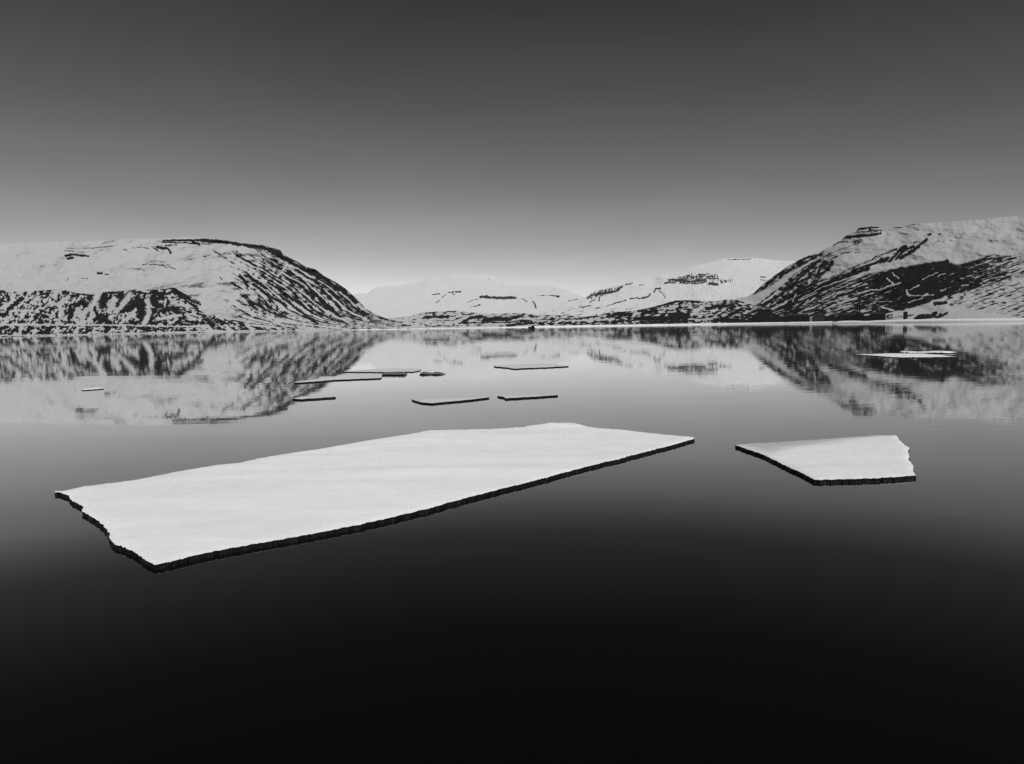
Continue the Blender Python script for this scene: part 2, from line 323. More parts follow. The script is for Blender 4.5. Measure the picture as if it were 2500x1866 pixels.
# ---- left mountain
LR = [(-500, 606), (-200, 600), (0, 597), (100, 593), (157, 590), (193, 591.6), (237, 588.5), (294, 585), (349, 582), (394, 582.6), (421, 581), (471, 579.5), (491, 580), (494, 582.6), (526, 584), (545, 587), (574, 589), (583, 593.4), (613, 595.7), (644, 599), (658, 603), (685, 611), (689, 618.7), (703, 627.8), (726, 639), (746, 651.5), (771, 658), (791, 674), (823, 691), (843, 704.6), (868, 727), (893, 754), (918, 768), (943, 779), (974, 786), (1000, 791.6), (1060, 799)]
SINV = lin([(575, 520), (587, 560), (599, 650), (613, 684), (628, 703), (639, 726), (651, 746), (658, 768), (674, 791), (691, 823), (704, 843), (727, 868), (754, 893), (768, 918), (779, 943), (786, 974), (791, 1000), (797, 1060), (830, 1300)])
def p_left(PX, PY):
    f = Field(PX, PY, 14, 2.2)
    t = SINV(PY) - PX
    n = 0.5 * fbm(t / 14 + .3 * fbm(PX / 30, PY / 30, 5), PY / 70, 61, 3) + .6 * fbm(t / 4.5 + .3 * fbm(PX / 25, PY / 20, 6), PY / 55, 63, 3) + 0.42 * fbm(PX / 13, PY / 10, 62, 4)
    lx = np.interp(PY, [585, 600, 625, 660, 700, 730, 760, 800], [640, 600, 560, 585, 598, 590, 590, 600])
    u = np.clip((PX - lx) / np.maximum(SINV(PY) - lx, 30), -.3, 1.0)
    dens = np.interp(u, [-.3, -.1, 0, .2, .6, .85, .96, 1], [-.2, .06, .26, .46, .58, .78, .9, .96])
    dens = dens * np.interp(PY, [590, 640, 680, 740, 770, 800], [.75, .75, .95, 1, .9, .65]) * np.interp(PX, [880, 960, 1050], [1, .75, .4])
    f.F = cdf(n, dens, 3.2)
    f.rock([(400, 588), (470, 587), (500, 586)], 2.6); f.rock([(396, 592), (420, 593), (470, 594)], 1.8); f.rock([(405, 599), (430, 598)], 1.8); f.rock([(470, 592), (486, 596)], 3.5)
    f.rock([(494, 587), (526, 588), (552, 591), (582, 597), (614, 601), (640, 604), (660, 609), (688, 618)], 4.2); f.rock([(500, 589), (530, 591), (555, 594)], 3.0)
    f.rock([(660, 612), (700, 632), (740, 658), (790, 682), (840, 712), (870, 738)], 3.6)
    f.rock([(160, 625), (178, 622), (217, 626)], 2.6); f.rock([(165, 630), (180, 630)], 2.2); f.rock([(156, 613), (180, 614)], 1.4); f.rock([(166, 633), (172, 632)], 1.5)
    f.rock([(385, 604), (408, 607), (416, 617)], 3.2); f.rock([(372, 603), (386, 614)], 2.2); f.rock([(350, 605), (362, 606)], 1.4); f.rock([(303, 610), (312, 611)], 1.3); f.rock([(160, 607), (230, 606), (275, 601)], .9); f.rock([(325, 605), (345, 604)], 1.0)
    f.rock([(237, 667), (250, 667)], 2.2); f.rock([(255, 670), (264, 670)], 1.2); f.rock([(348, 647), (358, 645)], 1.4); f.rock([(365, 647), (380, 645), (400, 650), (408, 655)], 1.2); f.rock([(412, 652), (428, 658)], 1.3)
    f.rock([(524, 613), (537, 621)], 2.4); f.rock([(541, 624), (552, 632)], 1.4); f.rock([(443, 607), (452, 607)], 1.2); f.rock([(497, 626), (504, 627)], 1.2); f.rock([(200, 680), (215, 679)], 1.0); f.rock([(162, 686), (166, 678)], 1.0); f.rock([(536, 676), (541, 682)], 1.2); f.rock([(545, 694), (549, 697)], 1.2)
    f.rock([(566, 690), (580, 700), (592, 706)], 2.4); f.rock([(585, 672), (600, 690), (604, 700)], 3.4); f.rock([(600, 665), (625, 690), (650, 705)], 2.6); f.rock([(618, 693), (660, 725), (700, 745)], 3.4); f.rock([(655, 690), (700, 720), (735, 745)], 2.6); f.rock([(610, 735), (650, 757), (690, 775)], 3.0); f.rock([(680, 720), (740, 765), (775, 790)], 3.4)
    f.rock([(578, 733), (600, 745)], 2.4); f.rock([(700, 680), (740, 720), (780, 745)], 3.0); f.rock([(745, 690), (790, 735), (830, 775)], 3.6); f.rock([(760, 757), (810, 779), (850, 790)], 2.4)
    for p in ([(690, 640), (740, 680), (800, 740)], [(640, 690), (720, 760)], [(700, 650), (690, 660)], [(720, 700), (800, 765), (860, 790)], [(790, 705), (850, 760), (900, 783)], [(830, 712), (870, 750)], [(560, 730), (620, 765), (680, 790)]): f.snow(p, 1.6)
    g = fbm(PX / 9, PY / 4, 64)
    f.F = np.maximum(f.F, np.clip((fbm(PX / 7, PY / 3.5, 66, 3) - 1.02 + .25 * fbm(PX / 60, PY / 30, 67)) * 3, -1, 1))
    f.region([(300, 695), (420, 690), (420, 712), (300, 712)], g, 0.2, 8); f.region([(340, 640), (420, 640), (450, 670), (430, 700), (380, 690)], fbm(PX / 7, PY / 4, 65), 0.1, 8)
    return f.done()
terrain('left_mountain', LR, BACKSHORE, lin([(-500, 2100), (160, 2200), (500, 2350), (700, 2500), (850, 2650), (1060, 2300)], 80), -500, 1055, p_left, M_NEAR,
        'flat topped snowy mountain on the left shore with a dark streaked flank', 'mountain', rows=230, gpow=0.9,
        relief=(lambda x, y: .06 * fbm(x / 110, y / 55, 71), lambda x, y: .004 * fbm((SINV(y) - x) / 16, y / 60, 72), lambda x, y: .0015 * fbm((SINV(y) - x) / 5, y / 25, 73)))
# ---- lower spur before it
def p_spur(PX, PY):
    f = Field(PX, PY, 15, 3.0)
    k = np.interp(PX, [150, 300, 400, 440, 500], [.7, .5, .0, -1.2, -1.7])
    t = PX + k * (PY - 706)
    n = 0.55 * fbm(t / 22, PY / 38, 81, 4) + 0.55 * fbm(PX / 12, PY / 9, 82, 4) + .42 * fbm(t / 5, PY / 7, 83, 3)
    dens = np.interp(PX, [-300, 150, 260, 330, 430, 470, 560, 700, 800], [.5, .5, .5, .60, .62, .5, .42, .32, .1]) * np.interp(PY, [700, 715, 740, 794, 798, 814], [.9, 1.05, 1.0, .85, 1.35, 1.3])
    f.F = cdf(n, dens, 3.2)
    for p, w in (([(336, 728), (345, 760), (348, 780)], 9), ([(285, 762), (320, 750), (335, 735)], 6), ([(256, 728), (250, 745)], 10), ([(295, 720), (288, 742)], 8), ([(375, 728), (385, 745), (405, 752)], 9), ([(395, 722), (410, 740)], 7), ([(358, 775), (375, 760)], 8), ([(420, 752), (442, 768)], 7), ([(372, 790), (360, 780)], 7),
                 ([(172, 745), (176, 768), (168, 780)], 5), ([(205, 735), (182, 748)], 4), ([(206, 735), (210, 755)], 4), ([(240, 790), (255, 780), (270, 792)], 6), ([(185, 716), (230, 722)], 2.4), ([(245, 722), (270, 715), (300, 713)], 2.6), ([(330, 713), (345, 714), (372, 719)], 2.2), ([(365, 716), (410, 718), (425, 708)], 3),
                 ([(425, 705), (470, 735), (500, 748)], 2.2), ([(430, 716), (470, 745), (490, 760)], 2.6), ([(515, 750), (528, 760)], 3), ([(480, 735), (510, 747), (560, 766)], 1.8), ([(560, 780), (580, 778), (592, 792)], 6), ([(610, 785), (630, 800)], 6), ([(505, 780), (520, 795)], 5), ([(530, 780), (545, 792)], 4), ([(650, 793), (670, 800)], 4), ([(700, 797), (715, 803)], 3)):
        f.rock(p, w)
    for p, w in (([(243, 716), (225, 745), (200, 772)], 6), ([(280, 730), (268, 760)], 7), ([(318, 718), (300, 745), (285, 760)], 6), ([(360, 735), (364, 765), (352, 790)], 6), ([(230, 770), (205, 790)], 4), ([(190, 755), (200, 775)], 6), ([(325, 770), (300, 785)], 4), ([(405, 730), (402, 750)], 2.5), ([(385, 780), (440, 770)], 4), ([(240, 800), (225, 808), (247, 815)], 2)): f.snow(p, w)
    f.snow([(-300, 790), (150, 793.5), (330, 795), (500, 797.5)], 2.0)
    f.snow([(-300, 822), (160, 818), (500, 810), (900, 806)], 1.6)
    return f.done()
terrain('lower_spur', [(-500, 690), (-200, 698), (60, 712), (150, 706), (170, 712), (190, 716), (232, 720), (245, 713), (300, 711), (330, 707), (385, 707), (425, 702), (450, 717), (480, 733), (510, 745), (560, 765), (620, 781), (700, 793), (790, 801), (860, 806)],
        lambda x: SHORE(x) * 1.0 + 6, lambda x: SHORE(x) * 1.10 + np.interp(x, [-500, 420, 860], [120, 140, 30]), -500, 850, p_spur, M_NEAR,
        'low dark rocky spur patched with snow at the foot of the left mountain', 'hill', rows=150, gpow=1.0, jag=1.2, zb=-.5, back=.12,
        relief=(lambda x, y: .012 * fbm(x / 40, y / 50, 91), lambda x, y: .004 * fbm(x / 12, y / 12, 92)))
# ---- right mountain
RR = [(1740, 744), (1778, 734), (1827, 723.5), (1845, 710.6), (1873, 685), (1904, 664), (1920, 651), (1956, 632), (1977, 623), (2002, 615), (2033, 598.6), (2046, 589.6), (2059, 582), (2064, 577), (2082, 567.7), (2093, 562.5), (2096, 557), (2126, 553.5), (2144, 553.5), (2147, 558), (2155, 564), (2162, 567), (2178, 556.5), (2203, 553), (2234, 547), (2265, 545), (2304, 543), (2400, 536), (2500, 525), (2700, 515), (2950, 515)]
def p_right(PX, PY):
    f = Field(PX, PY, 16, 2.4, 4.0)
    s38 = 0.5 * streak(PX, PY, -38, 7, 40, 101) + .45 * streak(PX, PY, -33, 3, 24, 109) + .5 * fbm(PX / 11, PY / 9, 102)
    s25 = 0.6 * streak(PX, PY, -25, 5, 60, 103) + .5 * streak(PX, PY, -22, 2.6, 30, 110) + .35 * fbm(PX / 13, PY / 8, 104)
    s18 = 0.55 * streak(PX, PY, -20, 4.5, 50, 105) + .5 * streak(PX, PY, -16, 2.4, 24, 111) + .4 * fbm(PX / 13, PY / 6, 106)
    f.region([(1840, 722), (1850, 706), (1905, 664), (1960, 631), (2012, 614), (2004, 626), (1960, 648), (1920, 670), (1880, 700)], s38, 0.62, 4)
    f.region([(1830, 760), (1870, 725), (1920, 690), (1960, 655), (2000, 634), (2036, 636), (2040, 645), (2010, 672), (1985, 700), (1950, 720), (1900, 745), (1850, 770)], s38, 0.6, 6)
    f.region([(1790, 790), (1850, 762), (1900, 742), (1960, 705), (2040, 672), (2100, 660), (2100, 668), (2040, 700), (2000, 730), (1960, 760), (1900, 790)], s25, 0.62, 6)
    f.region([(1900, 785), (1960, 735), (2040, 700), (2120, 668), (2200, 652), (2290, 638), (2340, 646), (2420, 622), (2540, 628), (2680, 590), (2960, 575), (2960, 800), (1900, 800)], s18 * .9 + .25 * s25, np.interp(PX + 0 * PY, [1900, 2050, 2150, 2250, 2330, 2500], [.55, .55, .64, .84, .7, .45]), 11)
    f.region([(1750, 745), (1800, 740), (1850, 735), (1900, 770), (1900, 795), (1740, 795)], s18, np.interp(PY, [738, 765, 775], [.25, .5, .95]), 6)
    f.region([(1780, 772), (2160, 772), (2160, 790), (1780, 795)], s18, 0.92, 5)
    # gully wall with fine vertical scratches
    f.region([(2115, 690), (2150, 672), (2190, 656), (2240, 650), (2250, 656), (2180, 692), (2130, 704)], streak(PX, PY, 62, 4, 16, 107), 0.58, 4)
    f.F = np.maximum(f.F, np.clip((streak(PX, PY, -24, 2.6, 9, 115) - 1.05 + .3 * fbm(PX / 60, PY / 30, 116)) * 3, -1, 1))
    # stepped summit cliffs
    for p, w in (([(2098, 559), (2126, 556), (2143, 556)], 2.6), ([(2092, 563), (2100, 559)], 1.6), ([(2120, 561.5), (2152, 563)], 1.4), ([(2082, 569), (2110, 566), (2152, 564.5)], 1.5), ([(2066, 579), (2086, 577), (2105, 575), (2128, 574), (2150, 571)], 3.2), ([(2058, 583), (2090, 580), (2115, 577)], 2.2), ([(2042, 592), (2056, 590), (2070, 590)], 1.6), ([(2036, 598), (2046, 592)], 1.4), ([(2085, 590), (2104, 590)], 2.0), ([(2090, 586), (2105, 585)], 1.6), ([(2180, 555), (2200, 554)], 1.4), ([(2222, 550), (2236, 548)], 1.0), ([(2265, 573), (2274, 571)], 2.6), ([(2290, 574), (2296, 571)], 1.2), ([(2281, 596), (2292, 588)], .9),
                 ([(2033, 632), (2042, 627)], 2.0), ([(2056, 618), (2076, 616)], 1.6), ([(2085, 617), (2100, 617)], 1.0), ([(2040, 627), (2060, 618), (2030, 634)], 1.0), ([(1962, 655), (2002, 633), (2050, 610), (2095, 594)], .9)): f.rock(p, w)
    # long ribs
    f.rock([(2190, 608), (2150, 624), (2100, 646), (2050, 668), (2000, 689), (1960, 706), (1900, 740)], 2.6)
    f.rock([(2210, 604), (2198, 612), (2184, 628), (2176, 635)], 5); f.rock([(2262, 585), (2240, 603), (2214, 622), (2196, 630)], 4.5); f.rock([(2230, 602), (2206, 612), (2185, 632), (2170, 638)], 3.5); f.rock([(2228, 594), (2242, 590)], 1.6)
    f.rock([(2170, 628), (2150, 636), (2120, 648), (2080, 662)], 3.0); f.rock([(2165, 632), (2150, 638)], 6); f.rock([(2120, 655), (2100, 662)], 5); f.rock([(2090, 664), (2060, 676), (2020, 692)], 4); f.rock([(2040, 690), (1990, 708), (1950, 728), (1900, 752)], 6)
    f.rock([(2140, 690), (2180, 668), (2200, 656)], 6); f.rock([(2310, 640), (2290, 646), (2270, 652), (2220, 676), (2160, 700)], 5); f.rock([(2310, 660), (2260, 680), (2210, 700)], 9); f.rock([(2310, 640), (2298, 643)], 5)
    for p, w in (([(2196, 615), (2176, 640)], 0.86), ([(2180, 612), (2110, 642), (2060, 664), (2010, 684)], 0.66), ([(2110, 668), (2060, 682), (2000, 705), (1950, 732)], 0.92), ([(2200, 690), (2150, 706), (2090, 716)], 1.32), ([(2290, 665), (2250, 684)], 0.66), ([(2310, 668), (2290, 676)], 0.79), ([(2165, 680), (2185, 695)], 1.98), ([(2180, 666), (2195, 682)], 1.32),
                 ([(1990, 670), (2000, 650)], 0.99), ([(1935, 735), (1945, 718)], 1.45), ([(1885, 755), (1920, 735)], 2.31), ([(1860, 740), (1900, 712)], 1.98), ([(1960, 745), (1990, 728)], 1.32), ([(2000, 735), (2040, 715)], 1.45), ([(2050, 740), (2090, 728)], 1.98), ([(2050, 752), (2075, 748)], 1.65)): f.snow(p, w)
    f.snow([(2214, 709), (2215, 717), (2222, 722), (2250, 722), (2280, 720)], 1.06); f.snow([(2214, 708), (2216, 718), (2222, 721)], 2.64); f.snow([(2255, 721), (2266, 716)], 1.98); f.snow([(2222, 706), (2245, 696)], 1.06)
    f.snow([(2146, 737), (2180, 737.5)], 0.66); f.snow([(2153, 750), (2170, 755), (2180, 756)], 1.72); f.snow([(2112, 746), (2140, 738)], 0.86); f.snow([(2218, 740), (2245, 732), (2252, 726)], 0.86); f.snow([(2218, 740), (2224, 740)], 1.72); f.snow([(2100, 762), (2128, 759)], 1.32); f.snow([(2108, 771), (2124, 770)], 1.72); f.snow([(2296, 709), (2308, 706)], 1.98)
    f.clear([(2158, 768), (2185, 758), (2225, 754), (2260, 742), (2310, 724), (2600, 650), (2600, 800), (2150, 800)], 3)
    f.region([(2300, 700), (2400, 690), (2960, 590), (2960, 778), (2500, 775), (2320, 745)], s18, .42, 14)
    for p, w in (([(2166, 772), (2180, 768)], 2.0), ([(2160, 775), (2200, 773), (2222, 768)], 1.3), ([(2180, 777), (2150, 779)], 1.2), ([(2210, 772), (2235, 767)], 1.4), ([(2235, 777), (2245, 772), (2275, 768), (2285, 765)], 3.4), ([(2240, 778), (2270, 776), (2284, 772)], 3.4), ([(2290, 776), (2310, 764)], 3.0), ([(2284, 776), (2298, 766)], 2.0), ([(2284, 744), (2310, 738)], 4.0), ([(2150, 783), (2185, 782)], 1.0), ([(2206, 779), (2211, 780)], 1.0)): f.rock(p, w)
    return f.done()
def tR(x, y): return fbm((x * math.sin(math.radians(28)) + y * math.cos(math.radians(28))) / 14, (x * math.cos(math.radians(28)) - y * math.sin(math.radians(28))) / 80, 112)
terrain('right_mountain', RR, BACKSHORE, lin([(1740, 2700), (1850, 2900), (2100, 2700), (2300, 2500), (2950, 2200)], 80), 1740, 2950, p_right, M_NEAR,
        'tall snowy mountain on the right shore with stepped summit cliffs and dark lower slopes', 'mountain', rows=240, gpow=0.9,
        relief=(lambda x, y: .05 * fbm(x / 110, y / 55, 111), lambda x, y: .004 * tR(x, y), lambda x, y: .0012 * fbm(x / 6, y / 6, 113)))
# ---- low dark hills on the right shore, in front of the middle mountain
def p_coast(PX, PY):
    f = Field(PX, PY, 17, 1.6)
    n = .6 * streak(PX, PY, -12, 2.8, 20, 121) + .65 * fbm(PX / 13, PY / 6, 122)
    dens = np.interp(PX, [1300, 1440, 1500, 1600, 1680, 1705, 1735, 1770, 1900], [.45, .5, .66, .72, .72, .55, .45, .62, .8]) * np.interp(PY, [735, 765, 780, 786], [.85, 1.0, 1.15, 1.3])
    f.F = cdf(n, dens, 3.2)
    f.rock([(1550, 760), (1590, 752), (1620, 744), (1650, 736), (1675, 735), (1705, 737)], 2.4); f.rock([(1500, 768), (1545, 768)], 4.5); f.rock([(1560, 778), (1680, 778)], 5); f.rock([(1640, 770), (1680, 768)], 5); f.rock([(1610, 744), (1640, 740)], 3); f.rock([(1725, 756), (1750, 748), (1790, 745)], 3.5); f.rock([(1570, 765), (1600, 758)], 4); f.rock([(1780, 770), (1800, 760)], 5)
    f.rock([(1400, 778), (1430, 776), (1450, 774)], 2.0); f.rock([(1310, 780), (1340, 778), (1390, 777)], 2.0)
    f.rock([(1740, 783), (1800, 782)], 5)
    for p, w in (([(1615, 753), (1640, 752), (1655, 746)], 2.0), ([(1608, 761), (1618, 762)], 2.4), ([(1630, 762.5), (1643, 762.5)], 1.2), ([(1676, 745), (1684, 740)], 1.6), ([(1664, 757), (1676, 763)], 1.6), ([(1698, 760), (1715, 750)], 5), ([(1690, 768), (1706, 766)], 3), ([(1552, 763), (1548, 770)], 4), ([(1400, 783), (1500, 780)], 2.0), ([(1680, 780), (1740, 780)], 1.2), ([(1545, 786), (1560, 785)], 1.6)): f.snow(p, w)
    return f.done()
terrain('shore_hills', [(1290, 787), (1325, 779), (1399, 776.5), (1449, 771.5), (1494, 762), (1520, 761), (1548, 759), (1586, 751.6), (1618, 743), (1648, 734), (1673, 733), (1698, 733.7), (1722, 736), (1747, 735.5), (1772, 731.7), (1800, 733), (1860, 752), (1930, 775)],
        BACKSHORE, lambda x: SHORE(x) * 1.18 + 60, 1290, 1925, p_coast, M_NEAR, 'low dark hills streaked with snow along the right shore', 'hill', rows=70, jag=.8, back=.1,
        relief=(lambda x, y: .012 * fbm(x / 40, y / 25, 131), lambda x, y: .003 * fbm(x / 10, y / 8, 132)))
# ---- valley floor in the middle
def p_val(PX, PY):
    f = Field(PX, PY, 18, 1.4)
    n = .6 * streak(PX, PY, 3, 2.2, 16, 141) + .6 * fbm(PX / 14, PY / 5, 142)
    f.F = cdf(n, np.interp(PX, [850, 1000, 1150, 1500], [.15, .15, .24, .34]), 3.2)
    for p, w in (([(1035, 776), (1060, 774), (1096, 772)], 3.0), ([(1075, 773), (1094, 774)], 3.6), ([(1038, 766), (1066, 763)], 1.6), ([(1088, 762), (1115, 759)], 1.4), ([(1130, 786), (1150, 776), (1175, 773)], 3.4), ([(1180, 784), (1210, 778), (1245, 780)], 5.0), ([(1250, 776), (1275, 771)], 3.0), ([(1275, 769), (1278, 767)], 3.0), ([(1290, 770), (1300, 773), (1312, 775)], 1.6), ([(1265, 782), (1280, 781)], 1.4), ([(880, 790), (960, 796), (1000, 795)], 1.6), ([(1040, 796), (1120, 795)], 1.2), ([(990, 768), (1010, 770)], 1.4), ([(1130, 768), (1150, 769)], 2.0)): f.rock(p, w)
    f.rock([(1240, 795), (1285, 790), (1300, 788), (1335, 789), (1352, 793)], 3.2); f.rock([(1280, 790), (1332, 788)], 3)
    f.rock([(1120, 789), (1250, 787), (1330, 784)], 1.6)
    f.snow([(900, 801), (1000, 800), (1200, 797.5)], 1.4)
    return f.done()
terrain('valley_floor', [(830, 795), (880, 786), (940, 778), (1000, 772), (1035, 763), (1100, 759), (1150, 763), (1200, 767), (1270, 764), (1300, 768), (1400, 771), (1480, 776), (1560, 782)],
        lambda x: SHORE(x) * 1.02 + 10, lambda x: SHORE(x) * 1.35, 830, 1555, p_val, M_NEAR, 'low snowy valley floor with dark hummocks at the head of the fjord', 'land', rows=60, jag=.8, back=.08,
        relief=(lambda x, y: .010 * fbm(x / 40, y / 20, 151), lambda x, y: .003 * fbm(x / 10, y / 8, 152)))
# ---- snowy shore strip
def shore():
    xs = np.arange(860, 2960, 4.0)
    k = np.sqrt(1 + ((xs - W0 / 2) / FPX) ** 2)
    hp = np.interp(xs, [860, 1200, 1310, 1760, 2000, 2060, 2120, 2200, 2310, 2950], [1.2, 1.6, 3.2, 3.6, 4.6, 6.0, 5.2, 7.5, 8.0, 8.0]) + .5 * fbm(xs / 30, xs * 0, 5)
    rows = []
    for q, rr in ((-1.0, 0.998), (0.0, 1.0), (.45, 1.002), (.85, 1.008), (1.0, 1.02), (-3, 1.035)):
        r = SHORE(xs) * rr; yb = hor(xs) + FPX * k * CAMH / SHORE(xs)
        X, Y, Z = at_r(xs, yb - hp * q, r); rows.append(np.stack([X, Y, Z], -1))
    V = np.array(rows); n, c = V.shape[:2]; idx = np.arange(n * c).reshape(n, c)
    fc = np.stack([idx[:-1, :-1], idx[:-1, 1:], idx[1:, 1:], idx[1:, :-1]], -1).reshape(-1, 4)
    o = mesh_np('shore', V.reshape(-1, 3), fc, M_SHORE, attrs={'rock': np.full(n * c, -1.0)})
    tag(o, 'thin white band of snow and shore ice along the far waterline', 'shore', kind='structure')
shore()

# ------------------------------------------------------------------ ice floes
def resample(poly, step, jit, seed):
    out = []; r = random.Random(seed); n = len(poly)
    for i in range(n):
        (x0, y0, *a), (x1, y1, *_) = poly[i], poly[(i + 1) % n]
        j = a[0] if a else jit
        L_ = math.hypot(x1 - x0, y1 - y0); k = max(1, int(L_ / step)); nx, ny = -(y1 - y0) / (L_ + 1e-9), (x1 - x0) / (L_ + 1e-9)
        for q in range(k):
            t = q / k; x = x0 + (x1 - x0) * t; y = y0 + (y1 - y0) * t
            d = 0 if (q == 0) else j * float(1.3 * noise(x / 13 + y / 8, seed, 2) + .8 * noise(x / 4.2, y / 4.2, seed) + .4 * r.uniform(-1, 1))
            out.append((x + nx * d, y + ny * d))
    return out
def floe(poly, top, label, cell, step=3.0, jit=1.0, relief=0.02, seed=1, mound=None, wet=None, group='ice floes drifting on the fjord', cover=None):
    """poly in clockwise picture order (image y down): outline of the snow surface"""
    px = resample(poly, step, jit, seed)
    a = np.array(px); X, Y = on_z(a[:, 0], a[:, 1], top)
    P = np.stack([X, Y], -1)
    cen = P.mean(0)
    area = 0.5 * np.sum(P[:, 0] * np.roll(P[:, 1], -1) - np.roll(P[:, 0], -1) * P[:, 1])
    if area < 0: P = P[::-1].copy()
    Q = P - cen; n = len(Q)
    tang = np.roll(Q, -1, 0) - np.roll(Q, 1, 0); tang /= np.linalg.norm(tang, axis=1)[:, None] + 1e-9
    nor = np.stack([tang[:, 1], -tang[:, 0]], -1)                 # outward
    root = bpy.data.objects.new('ice_floe', None); C.objects.link(root); root.location = (cen[0], cen[1], 0); root.empty_display_size = .5
    tag(root, label, 'ice floe', group)
    # snow cover
    lo, hi = Q.min(0), Q.max(0)
    gx, gy = np.meshgrid(np.arange(lo[0] + cell / 2, hi[0], cell), np.arange(lo[1] + cell / 2, hi[1], cell))
    G = np.stack([gx.ravel(), gy.ravel()], -1) + np.random.RandomState(seed).uniform(-.3, .3, (gx.size, 2)) * cell
    ins = np.zeros(len(G), bool); B = np.roll(Q, -1, 0)
    for (x0, y0), (x1, y1) in zip(Q, B):
        if y0 != y1: ins ^= ((y0 > G[:, 1]) != (y1 > G[:, 1])) & (G[:, 0] < (x1 - x0) * (G[:, 1] - y0) / (y1 - y0) + x0)
    G = G[ins]
    if len(G):
        dm = np.array([np.min((Q[:, 0] - g[0]) ** 2 + (Q[:, 1] - g[1]) ** 2) for g in G]) ** .5
        keep = dm > cell * .35; G, dm = G[keep], dm[keep]
    vs = [Vector(q) for q in Q] + [Vector(g) for g in G]
    vo, eo, fo, ov, oe, of = delaunay_2d_cdt(vs, [], [list(range(n))], 1, 1e-6)
    V2 = np.array([tuple(v) for v in vo])
    orig = [o_[0] if o_ else -1 for o_ in ov]
    rim = np.array([0 <= q < n for q in orig])
    dist = np.array([0 if r_ else np.sqrt(np.min((Q[:, 0] - p[0]) ** 2 + (Q[:, 1] - p[1]) ** 2)) for r_, p in zip(rim, V2)])
    z = top + np.clip(dist / .06, 0, 1) * 0.012 + relief * np.clip(dist / .8, 0, 1) * (fbm(V2[:, 0] / 5.0, V2[:, 1] / 2.2, seed, 4) + .6) * .7
    PXY = V2 + cen
    if mound:
        for (mx, my, rx, ry, hh) in mound:
            wx, wy = on_z(mx, my, top); dd = ((PXY[:, 0] - wx) / rx) ** 2 + ((PXY[:, 1] - wy) / ry) ** 2
            z = z + hh * np.exp(-dd * 1.5) * np.clip(dist / .15 + .3, 0, 1)
    wv = np.full(len(V2), 0.0)
    if wet:
        A = np.array(wet, float); wx, wy = on_z(A[:, 0], A[:, 1], top); b = np.stack([wx, wy], -1); c = np.roll(b, -1, 0); wi = np.zeros(len(V2), bool); dd = np.full(len(V2), 9e9)
        for (x0, y0), (x1, y1) in zip(b, c):
            if y0 != y1: wi ^= ((y0 > PXY[:, 1]) != (y1 > PXY[:, 1])) & (PXY[:, 0] < (x1 - x0) * (PXY[:, 1] - y0) / (y1 - y0) + x0)
            t = np.clip(((PXY[:, 0] - x0) * (x1 - x0) + (PXY[:, 1] - y0) * (y1 - y0)) / ((x1 - x0) ** 2 + (y1 - y0) ** 2), 0, 1)
            dd = np.minimum(dd, np.hypot(PXY[:, 0] - x0 - t * (x1 - x0), PXY[:, 1] - y0 - t * (y1 - y0)))
        wv = np.clip(np.where(wi, dd, -dd) / 1.2 * .5 + .45, 0, 1)
    verts = np.concatenate([V2, z[:, None]], 1); faces = [list(f_) for f_ in fo]
    rs = np.random.RandomState(seed + 5)
    back = {o_: i for i, o_ in enumerate(orig) if 0 <= o_ < n}
    hang = top * (.03 + .05 * noise(np.arange(n) / 3.0, np.zeros(n), seed) + .03 * rs.uniform(-1, 1, n))
    sk = Q + nor * (top * .03); base = len(verts)
    verts = np.concatenate([verts, np.concatenate([sk, (top - np.maximum(hang, .02 * top))[:, None]], 1)]); wv = np.concatenate([wv, np.zeros(n)])
    for i in range(n):
        j = (i + 1) % n
        if i in back and j in back: faces.append([back[i], base + i, base + j, back[j]])
    mesh_np('snow_cover', verts, faces, cover or M_SNOW, root, attrs={'wet': wv})
    # dark wet ice below the snow, the side's shade put into its colour
    rows = []
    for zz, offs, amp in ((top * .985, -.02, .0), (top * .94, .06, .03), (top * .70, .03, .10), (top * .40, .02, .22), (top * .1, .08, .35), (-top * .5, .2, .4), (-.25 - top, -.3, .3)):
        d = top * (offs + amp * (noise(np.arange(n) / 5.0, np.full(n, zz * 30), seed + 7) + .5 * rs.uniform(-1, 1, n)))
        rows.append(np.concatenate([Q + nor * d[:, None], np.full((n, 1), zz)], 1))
    V = np.array(rows); m_ = len(rows); idx = np.arange(m_ * n).reshape(m_, n); nx = np.roll(idx, -1, 1)
    fc = np.stack([idx[1:], nx[1:], nx[:-1], idx[:-1]], -1).reshape(-1, 4)
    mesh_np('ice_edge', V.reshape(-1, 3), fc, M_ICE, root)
    return root

big = [(134, 1199), (154, 1199), (202, 1188), (330, 1172), (433, 1151.5), (533, 1135), (587, 1130), (601, 1126), (700, 1107.6), (781, 1096), (895, 1076), (998, 1060), (1047, 1051), (1200, 1047.4), (1250, 1045), (1321, 1042), (1340, 1040), (1415, 1041), (1453, 1045), (1516, 1049), (1574, 1056), (1630, 1062), (1691, 1067), (1695, 1071),
       (1643, 1086), (1580, 1102), (1516, 1119), (1453, 1134), (1402, 1147), (1301, 1174.5), (1242, 1189), (1188, 1202.5), (1107, 1224), (1039, 1243), (971, 1259), (890, 1278), (795, 1297), (740, 1307), (655, 1322), (547, 1341), (479, 1355), (411, 1372), (378, 1379),
       (357, 1368), (330, 1349), (303, 1336), (281, 1329), (267, 1313), (269, 1303), (251, 1280), (229, 1264), (200, 1248), (204, 1237), (171, 1219), (170, 1210)]
big = [(x, y, 2.2) if x < 375 and y > 1200 else ((x, y, .5) if i < 24 else (x, y, 1.2)) for i, (x, y) in enumerate(big)]
